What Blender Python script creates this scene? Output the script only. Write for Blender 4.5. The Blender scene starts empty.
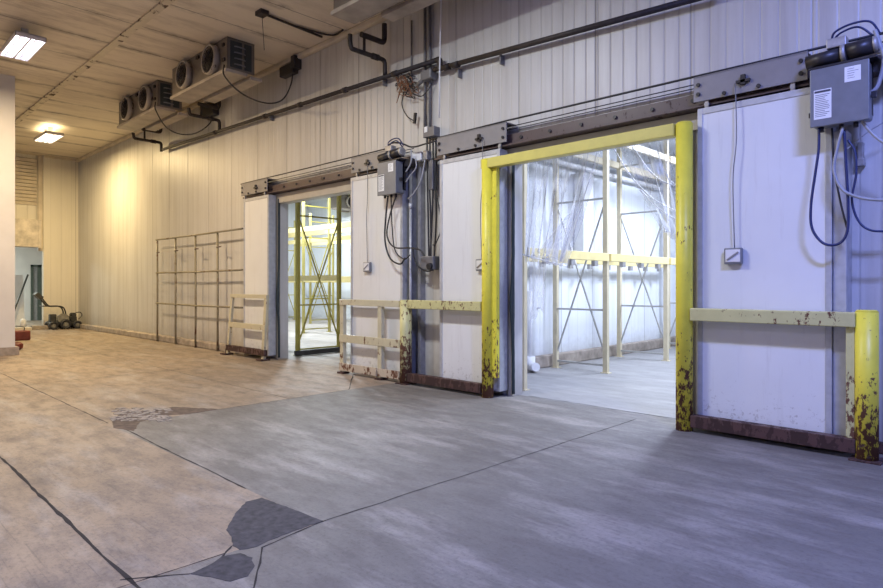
import bpy, bmesh, math, random
from mathutils import Vector, Matrix
R = random.Random(7)
S = bpy.context.scene
COL = S.collection
PI = math.pi
# ------------------------------------------------------------------ camera
A = math.radians(44.23); F = 612.8; H = 1.4; sa, ca = math.sin(A), math.cos(A)
cam = bpy.data.cameras.new('camera'); camo = bpy.data.objects.new('camera', cam); COL.objects.link(camo)
camo.location = (0, 0, H); camo.rotation_euler = (PI/2, 0, A)
cam.sensor_width = 36; cam.lens = F/883*36; cam.shift_y = -9/883; cam.clip_end = 200
S.camera = camo
S.view_settings.view_transform = 'Standard'; S.view_settings.look = 'None'
S.view_settings.gamma = 1; S.view_settings.exposure = 0.0

def P(px, py, Y):                     # survey point: where a sight line meets the plane y = Y
    k = (px-441.5)/F; X = Y*(k*ca-sa)/(ca+k*sa); d = -X*sa+Y*ca
    return Vector((X, Y, H-(py-285)*d/F))
def PF(px, py, Z=0.0):                # ... meets the level z = Z
    d = F*(H-Z)/(py-285); xr = (px-441.5)/F*d
    return Vector((-d*sa+xr*ca, d*ca+xr*sa, Z))
# ------------------------------------------------------------------ mesh builder
class MB:
    def __init__(s): s.v = []; s.f = []; s.sm = []
    def add(s, vs, fs, smooth=False):
        n = len(s.v); s.v += [Vector(v) for v in vs]
        for f in fs: s.f.append([i+n for i in f]); s.sm.append(smooth)
        return s
    def box(s, x0, x1, y0, y1, z0, z1, bev=0.0):
        x0, x1 = sorted((x0, x1)); y0, y1 = sorted((y0, y1)); z0, z1 = sorted((z0, z1))
        bm = bmesh.new(); bmesh.ops.create_cube(bm, size=1)
        for v in bm.verts:
            v.co = Vector(((x0+x1)/2+v.co.x*(x1-x0), (y0+y1)/2+v.co.y*(y1-y0), (z0+z1)/2+v.co.z*(z1-z0)))
        if bev > 0:
            b = min(bev, .45*min(x1-x0, y1-y0, z1-z0))
            bmesh.ops.bevel(bm, geom=list(bm.edges), offset=b, segments=2, affect='EDGES', profile=.5)
        bm.verts.index_update()
        s.add([v.co.copy() for v in bm.verts], [[v.index for v in f.verts] for f in bm.faces]); bm.free()
        return s
    def bar(s, p0, p1, w, h, up=(0, 0, 1), bev=0.0):      # box section between two points
        p0, p1 = Vector(p0), Vector(p1); d = p1-p0; L = d.length; d.normalize()
        u = Vector(up)
        if abs(d.dot(u)) > .98: u = Vector((0, 1, 0))
        x = d.cross(u).normalized(); y = x.cross(d)
        t = MB().box(-w/2, w/2, -h/2, h/2, 0, L, bev)
        s.add([p0+x*v.x+y*v.y+d*v.z for v in t.v], t.f)
        return s
    def tube(s, pts, r, n=10, cap=True, rf=None):
        pts = [Vector(p) for p in pts]; m = len(pts); vs = []; fs = []
        u = None
        for i, p in enumerate(pts):
            d = (pts[min(i+1, m-1)]-pts[max(i-1, 0)]).normalized()
            if u is None:
                u = Vector((0, 0, 1)) if abs(d.z) < .9 else Vector((1, 0, 0))
            u = (u-d*u.dot(d)).normalized(); w = d.cross(u)
            rr = r if rf is None else rf(i/(m-1))
            for j in range(n):
                a = 2*PI*j/n; vs.append(p+u*math.cos(a)*rr+w*math.sin(a)*rr)
        for i in range(m-1):
            for j in range(n):
                k = (j+1) % n; fs.append([i*n+j, i*n+k, (i+1)*n+k, (i+1)*n+j])
        s.add(vs, fs, True)
        if cap:
            b = len(s.v)-len(vs)
            s.f.append([b+j for j in range(n)][::-1]); s.sm.append(False)
            s.f.append([b+(m-1)*n+j for j in range(n)]); s.sm.append(False)
        return s
    def curve(s, pts, r, n=8, seg=8): return s.tube(smooth(pts, seg), r, n)
    def cyl(s, p0, p1, r, n=20, r1=None):
        return s.tube([p0, p1], r, n, rf=None if r1 is None else (lambda t: r+(r1-r)*t))
    def ring(s, c, axis, ro, ri, depth, n=28):            # a short open cowl
        c = Vector(c); ax = Vector(axis).normalized()
        u = Vector((0, 0, 1)) if abs(ax.z) < .9 else Vector((1, 0, 0)); w = ax.cross(u)
        vs = []
        for (rr, dd) in ((ro, 0), (ro, depth), (ri, depth), (ri, 0)):
            for j in range(n):
                a = 2*PI*j/n; vs.append(c+ax*dd+(u*math.cos(a)+w*math.sin(a))*rr)
        fs = []
        for q in range(4):
            for j in range(n):
                k = (j+1) % n; q2 = (q+1) % 4
                fs.append([q*n+j, q*n+k, q2*n+k, q2*n+j])
        return s.add(vs, fs, True)
    def poly(s, pts, z0, z1):                             # extruded floor outline
        n = len(pts); vs = [(p[0], p[1], z0) for p in pts]+[(p[0], p[1], z1) for p in pts]
        fs = [list(range(n, 2*n)), list(range(n))[::-1]]+[[i, (i+1) % n, n+(i+1) % n, n+i] for i in range(n)]
        return s.add(vs, fs)
def smooth(pts, seg=8):
    pts = [Vector(p) for p in pts]; out = []
    q = [pts[0]*2-pts[1]]+pts+[pts[-1]*2-pts[-2]]
    for i in range(1, len(q)-2):
        a, b, c, d = q[i-1:i+3]
        for k in range(seg):
            t = k/seg
            out.append(.5*((2*b)+(c-a)*t+(2*a-5*b+4*c-d)*t*t+(3*b-a-3*c+d)*t**3))
    out.append(pts[-1]); return out
def wloc(o):
    l = Vector(o.location)
    while o.parent: o = o.parent; l += Vector(o.location)
    return l
def obj(name, mb, mat, parent=None, label=None, local=False):
    me = bpy.data.meshes.new(name)
    if parent is not None and not local: off = wloc(parent)
    elif parent is None:
        xs = [v.x for v in mb.v]; ys = [v.y for v in mb.v]; zs = [v.z for v in mb.v]
        off = Vector(((min(xs)+max(xs))/2, (min(ys)+max(ys))/2, min(zs)))
    else: off = Vector((0, 0, 0))
    me.from_pydata([v-off for v in mb.v], [], mb.f); me.update()
    for p, q in zip(me.polygons, mb.sm): p.use_smooth = q
    bm = bmesh.new(); bm.from_mesh(me); bmesh.ops.recalc_face_normals(bm, faces=bm.faces); bm.to_mesh(me); bm.free()
    me.materials.append(mat)
    o = bpy.data.objects.new(name, me); COL.objects.link(o)
    if parent is not None: o.parent = parent
    else: o.location = off
    if label: o['label'] = label
    return o
def thing(name, label, cat, loc, group=None):
    o = bpy.data.objects.new(name, None); o.empty_display_size = .1; COL.objects.link(o); o.location = loc
    return tag(o, label, cat, group)
def tag(o, label, cat, group=None, kind=None):
    o['label'] = label; o['category'] = cat
    if group: o['group'] = group
    if kind: o['kind'] = kind
    return o
def struct(name, mb, mat, parent=None):
    o = obj(name, mb, mat, parent)
    if parent is None: o['kind'] = 'structure'
    return o
def dup(root, loc, label, rz=None):
    r = root.copy(); COL.objects.link(r); r.location = loc; r['label'] = label
    if rz is not None: r.rotation_euler = (0, 0, rz)
    for ch in [o for o in bpy.data.objects if o.parent == root]:
        c = ch.copy(); COL.objects.link(c); c.parent = r
        for g in [o for o in bpy.data.objects if o.parent == ch]:
            d = g.copy(); COL.objects.link(d); d.parent = c
    return r
# ------------------------------------------------------------------ materials
class NT:
    def __init__(s, name):
        s.m = bpy.data.materials.new(name); s.m.use_nodes = True
        s.t = s.m.node_tree; s.b = s.t.nodes['Principled BSDF']; s.out = s.t.nodes['Material Output']
    def n(s, typ, **kw):
        o = s.t.nodes.new(typ)
        for k, v in kw.items(): setattr(o, k, v)
        return o
    def l(s, a, b): s.t.links.new(a, b)
    def set(s, sock, v):
        if isinstance(v, (int, float, tuple)): sock.default_value = v
        else: s.l(v, sock)
    def math(s, op, a, b=None, clamp=False):
        o = s.n('ShaderNodeMath', operation=op, use_clamp=clamp); s.set(o.inputs[0], a)
        if b is not None: s.set(o.inputs[1], b)
        return o.outputs[0]
    def pos(s):
        if not hasattr(s, '_p'):
            s._p = s.n('ShaderNodeNewGeometry').outputs['Position']
            x = s.n('ShaderNodeSeparateXYZ'); s.l(s._p, x.inputs[0]); s.xyz = x.outputs
        return s._p
    def noise(s, scale, detail=4, rough=.55, stretch=(1, 1, 1), off=(0, 0, 0)):
        mp = s.n('ShaderNodeMapping'); s.l(s.pos(), mp.inputs[0]); mp.inputs['Scale'].default_value = stretch
        mp.inputs['Location'].default_value = off
        o = s.n('ShaderNodeTexNoise'); s.l(mp.outputs[0], o.inputs['Vector'])
        o.inputs['Scale'].default_value = scale; o.inputs['Detail'].default_value = detail; o.inputs['Roughness'].default_value = rough
        return o.outputs['Fac']
    def ramp(s, f, a, b, lo=0., hi=1.):
        o = s.n('ShaderNodeMapRange'); o.clamp = True; s.l(f, o.inputs[0])
        for i, v in ((1, a), (2, b), (3, lo), (4, hi)): s.set(o.inputs[i], v)
        return o.outputs[0]
    def mix(s, f, a, b, typ='MIX'):
        o = s.n('ShaderNodeMix', data_type='RGBA', blend_type=typ)
        s.set(o.inputs[0], f)
        for i, v in ((6, a), (7, b)): s.set(o.inputs[i], v+(1,) if isinstance(v, tuple) and len(v) == 3 else v)
        return o.outputs[2]
    def bump(s, h, strength=.3, dist=.01):
        o = s.n('ShaderNodeBump'); o.inputs['Strength'].default_value = strength; o.inputs['Distance'].default_value = dist
        s.l(h, o.inputs['Height']); s.l(o.outputs[0], s.b.inputs['Normal'])
    def fin(s, col, rough=.6, metal=0.):
        if isinstance(col, tuple): col = col+(1,)
        s.set(s.b.inputs['Base Color'], col); s.set(s.b.inputs['Roughness'], rough); s.set(s.b.inputs['Metallic'], metal)
        return s.m
def plain(name, c, rough=.6, metal=0., var=.12, scale=9):
    t = NT(name); n = t.noise(scale); f = t.ramp(n, .3, .7)
    return t.fin(t.mix(f, tuple(x*(1-var) for x in c), tuple(min(1, x*(1+var)) for x in c)), rough, metal)
def painted(name, c, rust=(.13, .055, .03), amt=.5, low=.25, scale=14, stretch=(1, 1, .5), dirt=.25):
    """paint with chips of rust, more of them down where trucks scrape it"""
    t = NT(name); a = t.noise(scale, 6, .7, stretch); b = t.noise(3.1, 3, .5)
    lowz = t.ramp(t.xyz[2], 0., .9, low, 0.)
    f = t.math('ADD', t.math('ADD', a, t.math('MULTIPLY', t.math('SUBTRACT', b, .5), .35)), lowz)
    chip = t.ramp(f, 1-amt*.66, 1-amt*.66+.035)
    base = t.mix(t.ramp(t.noise(7, 5, .6, off=(3, 1, 2)), .35, .75, 0, dirt), c, tuple(x*.45 for x in c))
    col = t.mix(chip, base, rust)
    t.bump(chip, -.3, .002)
    return t.fin(col, t.ramp(chip, 0, 1, .42, .9))
def ribbed_wall(name, c, axis=0, pitch=.155, seam=1.08, dirt=(.33, .3, .26), amt=.35):
    t = NT(name); t.pos(); x = t.xyz[axis]
    def groove(p, w, ph=0.):
        fr = t.math('FRACT', t.math('ADD', t.math('DIVIDE', x, p), 100.+ph))
        d = t.math('ABSOLUTE', t.math('SUBTRACT', fr, .5))
        return t.ramp(d, .5-w/p, .5)
    g1 = groove(pitch, .012); g2 = groove(seam, .014, .33)
    cell = t.math('FLOOR', t.math('ADD', t.math('DIVIDE', x, seam), 100.33))
    wn = t.n('ShaderNodeTexWhiteNoise', noise_dimensions='1D'); t.l(cell, wn.inputs['W'])
    st = t.noise(2.2, 6, .65, (3.2, 3.2, .16)); sp = t.noise(38, 4, .7); bl = t.noise(.8, 4, .6)
    col = t.mix(t.ramp(st, .42, .78, 0, amt), c, dirt)
    col = t.mix(t.ramp(bl, .45, .8, 0, amt*.6), col, tuple(v*1.3 for v in dirt))
    col = t.mix(t.ramp(sp, .6, .75, 0, .16), col, dirt)
    col = t.mix(t.math('MULTIPLY', wn.outputs['Value'], .16), col, tuple(v*.72 for v in c))
    col = t.mix(t.math('MULTIPLY', g1, .3), col, tuple(v*.5 for v in c))
    col = t.mix(t.math('MULTIPLY', g2, .6), col, (.16, .15, .13))
    lz = t.ramp(t.math('ADD', t.xyz[2], t.math('MULTIPLY', t.noise(9, 4), .5)), .28, .75, .6, 0)
    col = t.mix(lz, col, dirt)
    t.bump(t.math('ADD', t.math('MULTIPLY', g1, -.6), t.math('MULTIPLY', g2, -1.)), .6, .012)
    return t.fin(col, .42)
M = {}
M['wall'] = ribbed_wall('white_ribbed_panel', (.61, .60, .575), amt=.5)
M['wall_end'] = ribbed_wall('cream_panel', (.74, .70, .60), axis=1, pitch=.3, amt=.2)
M['wall_plain'] = plain('plain_wall_panel', (.66, .65, .63), .5, 0, .06, 2)
M['cold_wall'] = ribbed_wall('cold_room_panel', (.80, .83, .86), axis=1, pitch=.3, dirt=(.45, .45, .45), amt=.15)
M['cold_ceil'] = plain('cold_room_ceiling', (.72, .75, .76), .6, 0, .05, 1)
def ceiling_mat():
    t = NT('cream_ceiling_panels'); t.pos(); x = t.xyz[0]
    q = t.math('DIVIDE', t.math('ADD', x, t.math('MULTIPLY', t.math('SUBTRACT', t.noise(2.3, 2), .5), .012)), 1.12)
    fr = t.math('FRACT', t.math('ADD', q, 100.27)); d = t.math('ABSOLUTE', t.math('SUBTRACT', fr, .5))
    line = t.ramp(d, .5-.011, .5-.004); near = t.ramp(d, .38, .495)
    mould = t.math('MULTIPLY', near, t.ramp(t.noise(2.4, 8, .75, (.8, .45, 1)), .44, .6))
    strk = t.ramp(t.noise(1.9, 8, .75, (2.0, .4, 1), (5, 2, 0)), .48, .68)
    fy = t.ramp(t.xyz[1], 5.3, 1.5, .25, 1.); 
    col = t.mix(t.ramp(t.noise(1.1, 3), .3, .75, 0, .3), (.74, .66, .54), (.58, .50, .39))
    col = t.mix(t.math('MULTIPLY', strk, t.math('MULTIPLY', fy, .75)), col, (.2, .14, .10))
    col = t.mix(t.math('MULTIPLY', mould, .8), col, (.09, .07, .055))
    col = t.mix(t.math('MULTIPLY', line, .75), col, (.05, .04, .03))
    t.bump(line, -.5, .01)
    return t.fin(col, .6)
M['ceil'] = ceiling_mat()
def floor_mat():
    t = NT('worn_concrete'); t.pos(); x, y, z = t.xyz
    edge = t.math('MULTIPLY', t.math('SUBTRACT', t.noise(4, 4), .5), .12)
    grey_a = t.math('MULTIPLY', t.math('GREATER_THAN', x, -6.6), t.math('GREATER_THAN', y, 2.08))
    grey_b = t.math('GREATER_THAN', x, -3.03)
    grey = t.math('MAXIMUM', grey_a, grey_b)
    n1 = t.noise(.55, 6, .62); n2 = t.noise(2.6, 7, .7, (1, 2.2, 1)); n3 = t.noise(34, 5, .8); n4 = t.noise(1.4, 6, .7, (.5, 1.8, 1), (9, 4, 0))
    warm = t.mix(t.ramp(n1, .35, .7), (.25, .19, .135), (.36, .285, .21))
    cool = t.mix(t.ramp(n1, .35, .7), (.135, .126, .113), (.20, .188, .168))
    col = t.mix(grey, warm, cool)
    col = t.mix(t.ramp(n2, .44, .66, 0, .6), col, (.11, .095, .085))
    col = t.mix(t.ramp(n4, .5, .68, 0, .55), col, (.40, .37, .335))
    col = t.mix(t.ramp(n3, .5, .68, 0, .5), col, (.06, .056, .054))
    scr = t.noise(5, 3, .6, (.25, 14, 1), (2, 2, 2))
    col = t.mix(t.ramp(scr, .6, .72, 0, .35), col, (.07, .065, .06))
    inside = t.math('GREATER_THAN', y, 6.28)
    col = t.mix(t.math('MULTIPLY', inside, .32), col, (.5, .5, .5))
    t.bump(t.math('ADD', n3, t.math('MULTIPLY', n2, .6)), .35, .006)
    return t.fin(col, t.ramp(n2, .3, .8, .55, .8))
M['floor'] = floor_mat()
M['joint'] = plain('joint_filler', (.03, .026, .024), .95)
M['patch'] = plain('asphalt_patch', (.06, .057, .06), .9, 0, .4, 22)
M['patch_brown'] = plain('brown_patch', (.11, .08, .06), .95, 0, .4, 14)
M['rubble'] = plain('broken_concrete', (.27, .235, .2), .95, 0, .5, 30)
M['curb'] = plain('concrete_curb', (.34, .29, .24), .9, 0, .3, 6)
M['yellow'] = painted('yellow_paint', (.84, .74, .07), amt=.56, low=.24, scale=26)
M['yellow2'] = painted('pale_yellow_paint', (.60, .57, .27), amt=.62, low=.22, scale=26)
M['yellow_pale'] = painted('faded_yellow_paint', (.70, .62, .15), amt=.46, low=0)
M['cream'] = painted('cream_paint', (.58, .54, .38), amt=.54, low=.10)
M['rusty'] = painted('rusty_bar', (.09, .045, .04), rust=(.045, .022, .018), amt=.7, low=.1)
M['rust_cream'] = painted('rusty_cream_paint', (.55, .48, .38), amt=.66, low=.06)
M['grid'] = painted('olive_grey_pipe', (.26, .23, .15), amt=.6, low=.06)
M['rack'] = painted('rack_cream_yellow', (.78, .66, .30), amt=.34, low=.02, rust=(.3, .2, .08))
M['rack_dull'] = painted('rack_dull_yellow', (.42, .36, .12), amt=.4, low=.02)
M['rackpost'] = painted('rack_post_beige', (.64, .56, .38), amt=.38, low=.04, rust=(.3, .2, .1))
M['backlit'] = painted('rack_backlit_yellow', (.36, .30, .05), amt=.46, low=.05)  # yellow rack paint darkened as if backlit, shade is in the colour
M['brace'] = plain('brace_steel', (.30, .26, .2), .6, .3)
M['greybrace'] = plain('brace_galvanised', (.46, .45, .42), .5, .5)
M['galv'] = plain('galvanised_steel', (.40, .39, .38), .5, .55, .25, 18)
M['galv_dull'] = painted('stained_plate', (.27, .255, .25), rust=(.12, .08, .07), amt=.46, low=0)
M['trackm'] = painted('brown_track_steel', (.105, .072, .068), rust=(.06, .035, .03), amt=.6, low=0)
M['leaf'] = (lambda: None)()
def leaf_mat():
    t = NT('white_door_skin'); sc = t.noise(24, 6, .75, (1, 1, 1)); b = t.noise(1.2, 4)
    low = t.ramp(t.xyz[2], .2, 1.0, .22, 0)
    ch = t.ramp(t.math('ADD', sc, low), .76, .86)
    col = t.mix(t.ramp(b, .3, .7, 0, .35), (.78, .79, .78), (.62, .62, .6))
    col = t.mix(t.ramp(t.noise(3, 6, .7, (4, 4, .3)), .55, .8, 0, .3), col, (.36, .33, .3))
    col = t.mix(t.math('MULTIPLY', ch, .5), col, (.2, .16, .13))
    return t.fin(col, .35)
M['leaf'] = leaf_mat()
M['alu'] = plain('aluminium_edge', (.50, .51, .53), .45, .3, .12, 12)
M['dullalu'] = plain('grey_frame', (.30, .30, .31), .5, .3, .15, 12)
M['gasket'] = plain('rubber_gasket', (.025, .04, .045), .6)
M['ceiltrim'] = painted('mouldy_ceiling_strip', (.62, .54, .42), rust=(.09, .06, .045), amt=.68, low=0, scale=5)
M['header'] = painted('stained_cream_trim', (.52, .48, .40), amt=.5, low=0)
M['greybox'] = plain('grey_enclosure', (.20, .21, .23), .4, .2, .08)
M['motor'] = plain('black_motor', (.035, .032, .035), .4, .2)
M['white'] = plain('white_plastic', (.74, .74, .74), .5, 0, .06)
M['paper'] = plain('label_paper', (.8, .8, .78), .7, 0, .03)
M['ink'] = plain('ink', (.06, .06, .08), .7)
M['black'] = plain('black_rubber', (.02, .02, .023), .5)
M['bluecab'] = plain('dark_blue_cable', (.02, .03, .11), .4)
M['greycab'] = plain('grey_cable', (.33, .34, .37), .45)
M['pipe'] = plain('dark_pipe', (.03, .022, .02), .6, 0, .4)
M['conduit'] = plain('grey_conduit', (.19, .19, .2), .5, .3)
M['orangewire'] = plain('orange_wire', (.26, .12, .06), .6)
M['cooler'] = painted('cooler_casing', (.17, .145, .12), rust=(.12, .09, .07), amt=.52, low=0)
M['pan'] = plain('drain_pan', (.36, .31, .26), .5, .1, .25, 3)
M['cowl'] = painted('fan_cowl', (.36, .32, .27), rust=(.06, .045, .035), amt=.6, low=0, scale=9)
M['fan'] = plain('dark_fan', (.03, .022, .018), .6)
M['coil'] = plain('dark_coil', (.025, .035, .04), .5)
M['red'] = plain('red_brown_plastic', (.16, .03, .018), .6, 0, .3)
M['mach'] = plain('dark_machine', (.04, .04, .035), .5, .2, .3)
M['machgrey'] = plain('machine_grey', (.22, .21, .17), .5, .3, .3)
M['darkdoor'] = plain('dark_green_frame', (.07, .09, .075), .5)
M['slats'] = plain('slatted_shutter', (.60, .53, .42), .6, 0, .15, 3)
M['stainpanel'] = plain('stained_panel', (.54, .49, .42), .7, 0, .3, 5)
def plastic_mat():
    t = NT('torn_clear_plastic'); t.b.inputs['Base Color'].default_value = (.80, .82, .85, 1); t.b.inputs['Roughness'].default_value = .25
    tr = t.n('ShaderNodeBsdfTransparent'); mx = t.n('ShaderNodeMixShader')
    lw = t.n('ShaderNodeLayerWeight'); lw.inputs[0].default_value = .35
    f = t.ramp(t.math('ADD', lw.outputs['Facing'], t.math('MULTIPLY', t.math('SUBTRACT', t.noise(6, 5, .6, (2, 2, .4)), .5), .6)), .05, .9, .30, .95)
    t.l(f, mx.inputs[0]); t.l(tr.outputs[0], mx.inputs[1]); t.l(t.b.outputs[0], mx.inputs[2]); t.l(mx.outputs[0], t.out.inputs[0])
    return t.m
M['plastic'] = plastic_mat()
def emis(name, c, s):
    t = NT(name); t.b.inputs['Base Color'].default_value = c+(1,)
    t.b.inputs['Emission Color'].default_value = c+(1,); t.b.inputs['Emission Strength'].default_value = s
    return t.m
M['tube_cool'] = emis('lamp_tube_cool', (.95, .93, 1.), 4)
M['tube_warm'] = emis('lamp_tube_warm', (1., .86, .6), 6)
M['refl'] = plain('lamp_reflector', (.72, .70, .74), .35, .1, .03)
# ------------------------------------------------------------------ the setting
W0, W1 = 6.2, 6.37            # long wall faces
CZ = 5.58; CR = 4.45; CL = 5.0
OA = (-10.3, -7.9); OB = (-4.75, -2.55); OT = 2.95
XE = -22.95
def grid_wall(mb, x0, x1, holes, y0, y1, z0, z1):
    xs = x0
    for (a, b, t) in holes:
        mb.box(xs, a, y0, y1, z0, z1); mb.box(a, b, y0, y1, t, z1); xs = b
    mb.box(xs, x1, y0, y1, z0, z1)
w = MB(); grid_wall(w, XE, 6, [OA+(OT,), OB+(OT,)], W0, W1, 0, CZ+.1); struct('wall_back', w, M['wall'])
fl = struct('floor', MB().box(-30, 6.2, -5.2, 17, -.2, 0), M['floor'])
struct('ceiling', MB().box(-30, 6.2, -5.2, W1, CZ, CZ+.2), M['ceil'])
# end wall: a pier next to the long wall, then a lintel over the passage
struct('wall_left', MB().box(XE-.2, XE, 5.2, W0, 0, CZ), M['wall_end'])
struct('wall_left_lintel', MB().box(XE-.35, XE-.2, -5, 5.2, 3.5, CZ), M['wall_end'])
struct('wall_partition', MB().box(-14.95, -14.7, -5.2, 2.84, .0, CZ), M['wall_plain'])
struct('trim_1', MB().box(-15.0, -14.64, -5.2, 2.9, 0, .16), M['curb'])
struct('wall_right', MB().box(6, 6.2, -5.2, 15, 0, CZ), M['wall_plain'])
struct('wall_front', MB().box(-15, 6, -5.2, -5, 0, CZ), M['wall_plain'])
# passage behind the end wall
struct('wall_passage', MB().box(-28.7, -28.5, -5, 7.4, 0, 5).box(-28.5, XE-.2, 7.2, 7.4, 0, 5), M['wall_plain'])
struct('ceiling_passage', MB().box(-28.7, XE-.35, -5, 7.4, 3.5, 3.6), M['wall_plain'])
# cold rooms behind
struct('wall_cold_partition', MB().box(-6.3, -6.12, W1, 15.2, 0, CL), M['cold_wall'])
struct('wall_cold_back', MB().box(-23.2, 6, 15.2, 15.4, 0, CL+.1), M['cold_wall'])
struct('wall_cold_left', MB().box(-23.2, -23, W1, 15.2, 0, CL), M['cold_wall'])
struct('ceiling_cold_right', MB().box(-6.12, 6, W1, 15.2, CR, CR+.12), M['cold_ceil'])
struct('ceiling_cold_left', MB().box(-23, -6.3, W1, 15.2, CL, CL+.12), M['cold_ceil'])
struct('trim_2', MB().box(-6.12, -5.98, W1+.25, 15.2, 0, .2, .02), M['curb'])
# curb at the foot of the long wall
struct('baseboard_back', MB().box(XE, -11.35, 6.02, W0, 0, .14, .02), M['curb'])
struct('baseboard_right', MB().box(-1.0, 6, 6.16, W0, 0, .1, .01), M['rusty'])
struct('trim_3', MB().box(XE, 6, W0-.09, W0, CZ-.09, CZ, .02).box(XE, XE+.05, 5.2, W0, CZ-.07, CZ), M['slats'])
struct('trim_4', MB().box(XE, -4, 3.58, 3.70, CZ-.03, CZ-.001), M['ceiltrim'])
# rough stained cream boards round the two openings
for i, (a, b) in enumerate((OA, OB)):
    t = MB().box(a-.1, b+.14, W0-.05, W0-.002, OT, 3.12).box(a-.06, a, W0-.045, W0-.002, 0, OT).box(b, b+.06, W0-.045, W0-.002, 0, OT)
    struct('door_%d' % (i+1), t, M['header'])
# joints and patches in the slab (children of the floor)
def joint(p0, p1, wd, jag=.012, n=60):
    p0, p1 = Vector(p0), Vector(p1); d = (p1-p0); u = Vector((-d.y, d.x)).normalized(); L = []; Rr = []
    n = max(4, int(d.length/.09)); off = 0
    for i in range(n+1):
        off = .6*off+R.uniform(-jag, jag)*.6; c = p0+d*(i/n)+u*off; ww = wd*R.uniform(.45, 1.3)/2
        L.append(c+u*ww); Rr.append(c-u*ww)
    m = MB(); vs = [(p.x, p.y, .0012) for p in L+Rr]; k = n+1
    m.add(vs, [[i, i+1, k+i+1, k+i] for i in range(n)]); return m
for p0, p1, wd, jg in [((-22.9, 1.07), (-6.2, 1.07), .012, .006), ((-6.2, 1.07), (-2.75, 1.05), .022, .006), ((-22, 2.09), (-6.75, 2.09), .013, .006),
                       ((-6.5, 2.12), (-3.9, 2.08), .013, .006), ((-3.03, 2.1), (-3.01, 6.0), .012, .008),
                       ((-6.6, 2.9), (-6.6, 5.0), .012, .006), ((-6.6, 5.0), (-7.6, 5.85), .016, .01), ((-10.2, -1), (-10.2, 6.0), .01, .005), ((-3.04, 1.5), (-3.04, -1.0), .008, .006),
                       ((-13.8, -1), (-13.8, 6.0), .009, .005), ((-6.6, 4.1), (-22, 4.1), .009, .005), ((-17.4, -1), (-17.4, 6), .009, .005), ((-4.6, 6.3), (-2.6, 6.3), .02, .012), (tuple(PF(323, 521).xy), tuple(PF(262, 548).xy), .014, .006), (tuple(PF(262, 548).xy), tuple(PF(254, 590).xy), .012, .008), (tuple(PF(232, 546).xy), tuple(PF(222, 557).xy), .012, .006), (tuple(PF(120, 580).xy), tuple(PF(190, 574).xy), .012, .01)]:
    obj('slab_joint', joint(p0, p1, wd, jg), M['joint'], fl)
def blob(pts, jag=.012, step=.03):
    out = []
    pts = [Vector(a[:2]) for a in pts]
    for i in range(len(pts)):
        a = Vector(pts[i]); b = Vector(pts[(i+1) % len(pts)]); n = max(1, int((b-a).length/step))
        for k in range(n): out.append(a+(b-a)*(k/n)+Vector((R.uniform(-jag, jag), R.uniform(-jag, jag))))
    return out
def fpts(*pp): return [tuple(PF(x, y).xy) for x, y in pp]
obj('asphalt_patch', MB().poly(blob(fpts((236, 512), (246, 502), (262, 498), (292, 509), (323, 521), (292, 532), (268, 541), (257, 547), (240, 550), (233, 546), (231, 537), (226, 530)), .004), 0, .002), M['patch'], fl)
obj('asphalt_patch', MB().poly(blob(fpts((190, 574), (208, 566), (222, 557), (240, 553), (252, 558), (254, 566), (248, 576), (230, 582), (214, 578)), .004), 0, .002), M['patch'], fl)
obj('brown_patch', MB().poly(blob(fpts((112, 420), (122, 412), (150, 411), (172, 407), (218, 409), (190, 414), (160, 416), (140, 422), (134, 431), (114, 428)), .008), 0, .0015), M['patch_brown'], fl)
rb = MB()
for i in range(150):
    q = PF(R.uniform(113, 170), R.uniform(408, 421)); sz = R.uniform(.008, .04)
    rb.poly(blob([(q.x-sz, q.y-sz*.7), (q.x+sz, q.y-sz), (q.x+sz*.8, q.y+sz), (q.x-sz, q.y+sz*.8)], sz*.3, 1), 0, .002+sz*.12)
o = obj('crumbled_concrete', rb, M['rubble'], fl); o['kind'] = 'stuff'
# ------------------------------------------------------------------ sliding doors
LF, LB = 5.97, 6.13
def leaf(x0, x1, label, gasket_side):
    z0, z1 = .07, 3.1
    t = thing('sliding_door', label, 'sliding door', ((x0+x1)/2, (LF+LB)/2, z0), 'insulated sliding door leaves')
    obj('door_panel', MB().box(x0+.03, x1-.03, LF+.008, LB, z0, z1), M['leaf'], t)
    fr = MB().box(x0, x0+.05, LF, LB-.002, z0, z1, .004).box(x1-.05, x1, LF, LB-.002, z0, z1, .004).box(x0+.05, x1-.05, LF, LB-.002, z1-.06, z1, .004).box(x0+.05, x1-.05, LF, LB-.002, z0, z0+.03, .004)
    obj('edge_frame', fr, M['alu'], t, 'grey metal edge frame')
    return t
leaf(-11.3, -10.34, 'white insulated sliding door leaf left of the farther doorway, behind the leaning cream guard', 1)
leaf(-7.83, -6.6, 'white insulated sliding door leaf right of the farther doorway, behind the cream barrier', 0)
leaf(-5.85, -4.8, 'white insulated sliding door leaf left of the wide yellow-framed doorway', 1)
leaf(-2.36, -1.24, 'white insulated sliding door leaf right of the yellow doorway, lit bluish', 0)
def seal(x, label, bulge):
    m = MB(); pts = []
    for i in range(41):
        z = .03+i/40*3.0; b = .0
        if bulge: b = .03*math.exp(-((z-1.15)/.4)**2)
        pts.append((x-.0+b*.2+R.uniform(-.002, .002), LB+.03-b, z))
    m.tube(pts, .02, 8, rf=lambda t: .021+.014*math.exp(-((t*3-1.12)/.25)**2))
    return tag(obj('door_gasket', m, M['gasket']), label, 'gasket')
seal(-10.285, 'dark rubber gasket at left edge of the farther doorway', True)
seal(-4.735, 'black rubber gasket at left edge of the yellow-framed doorway', True)
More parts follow.
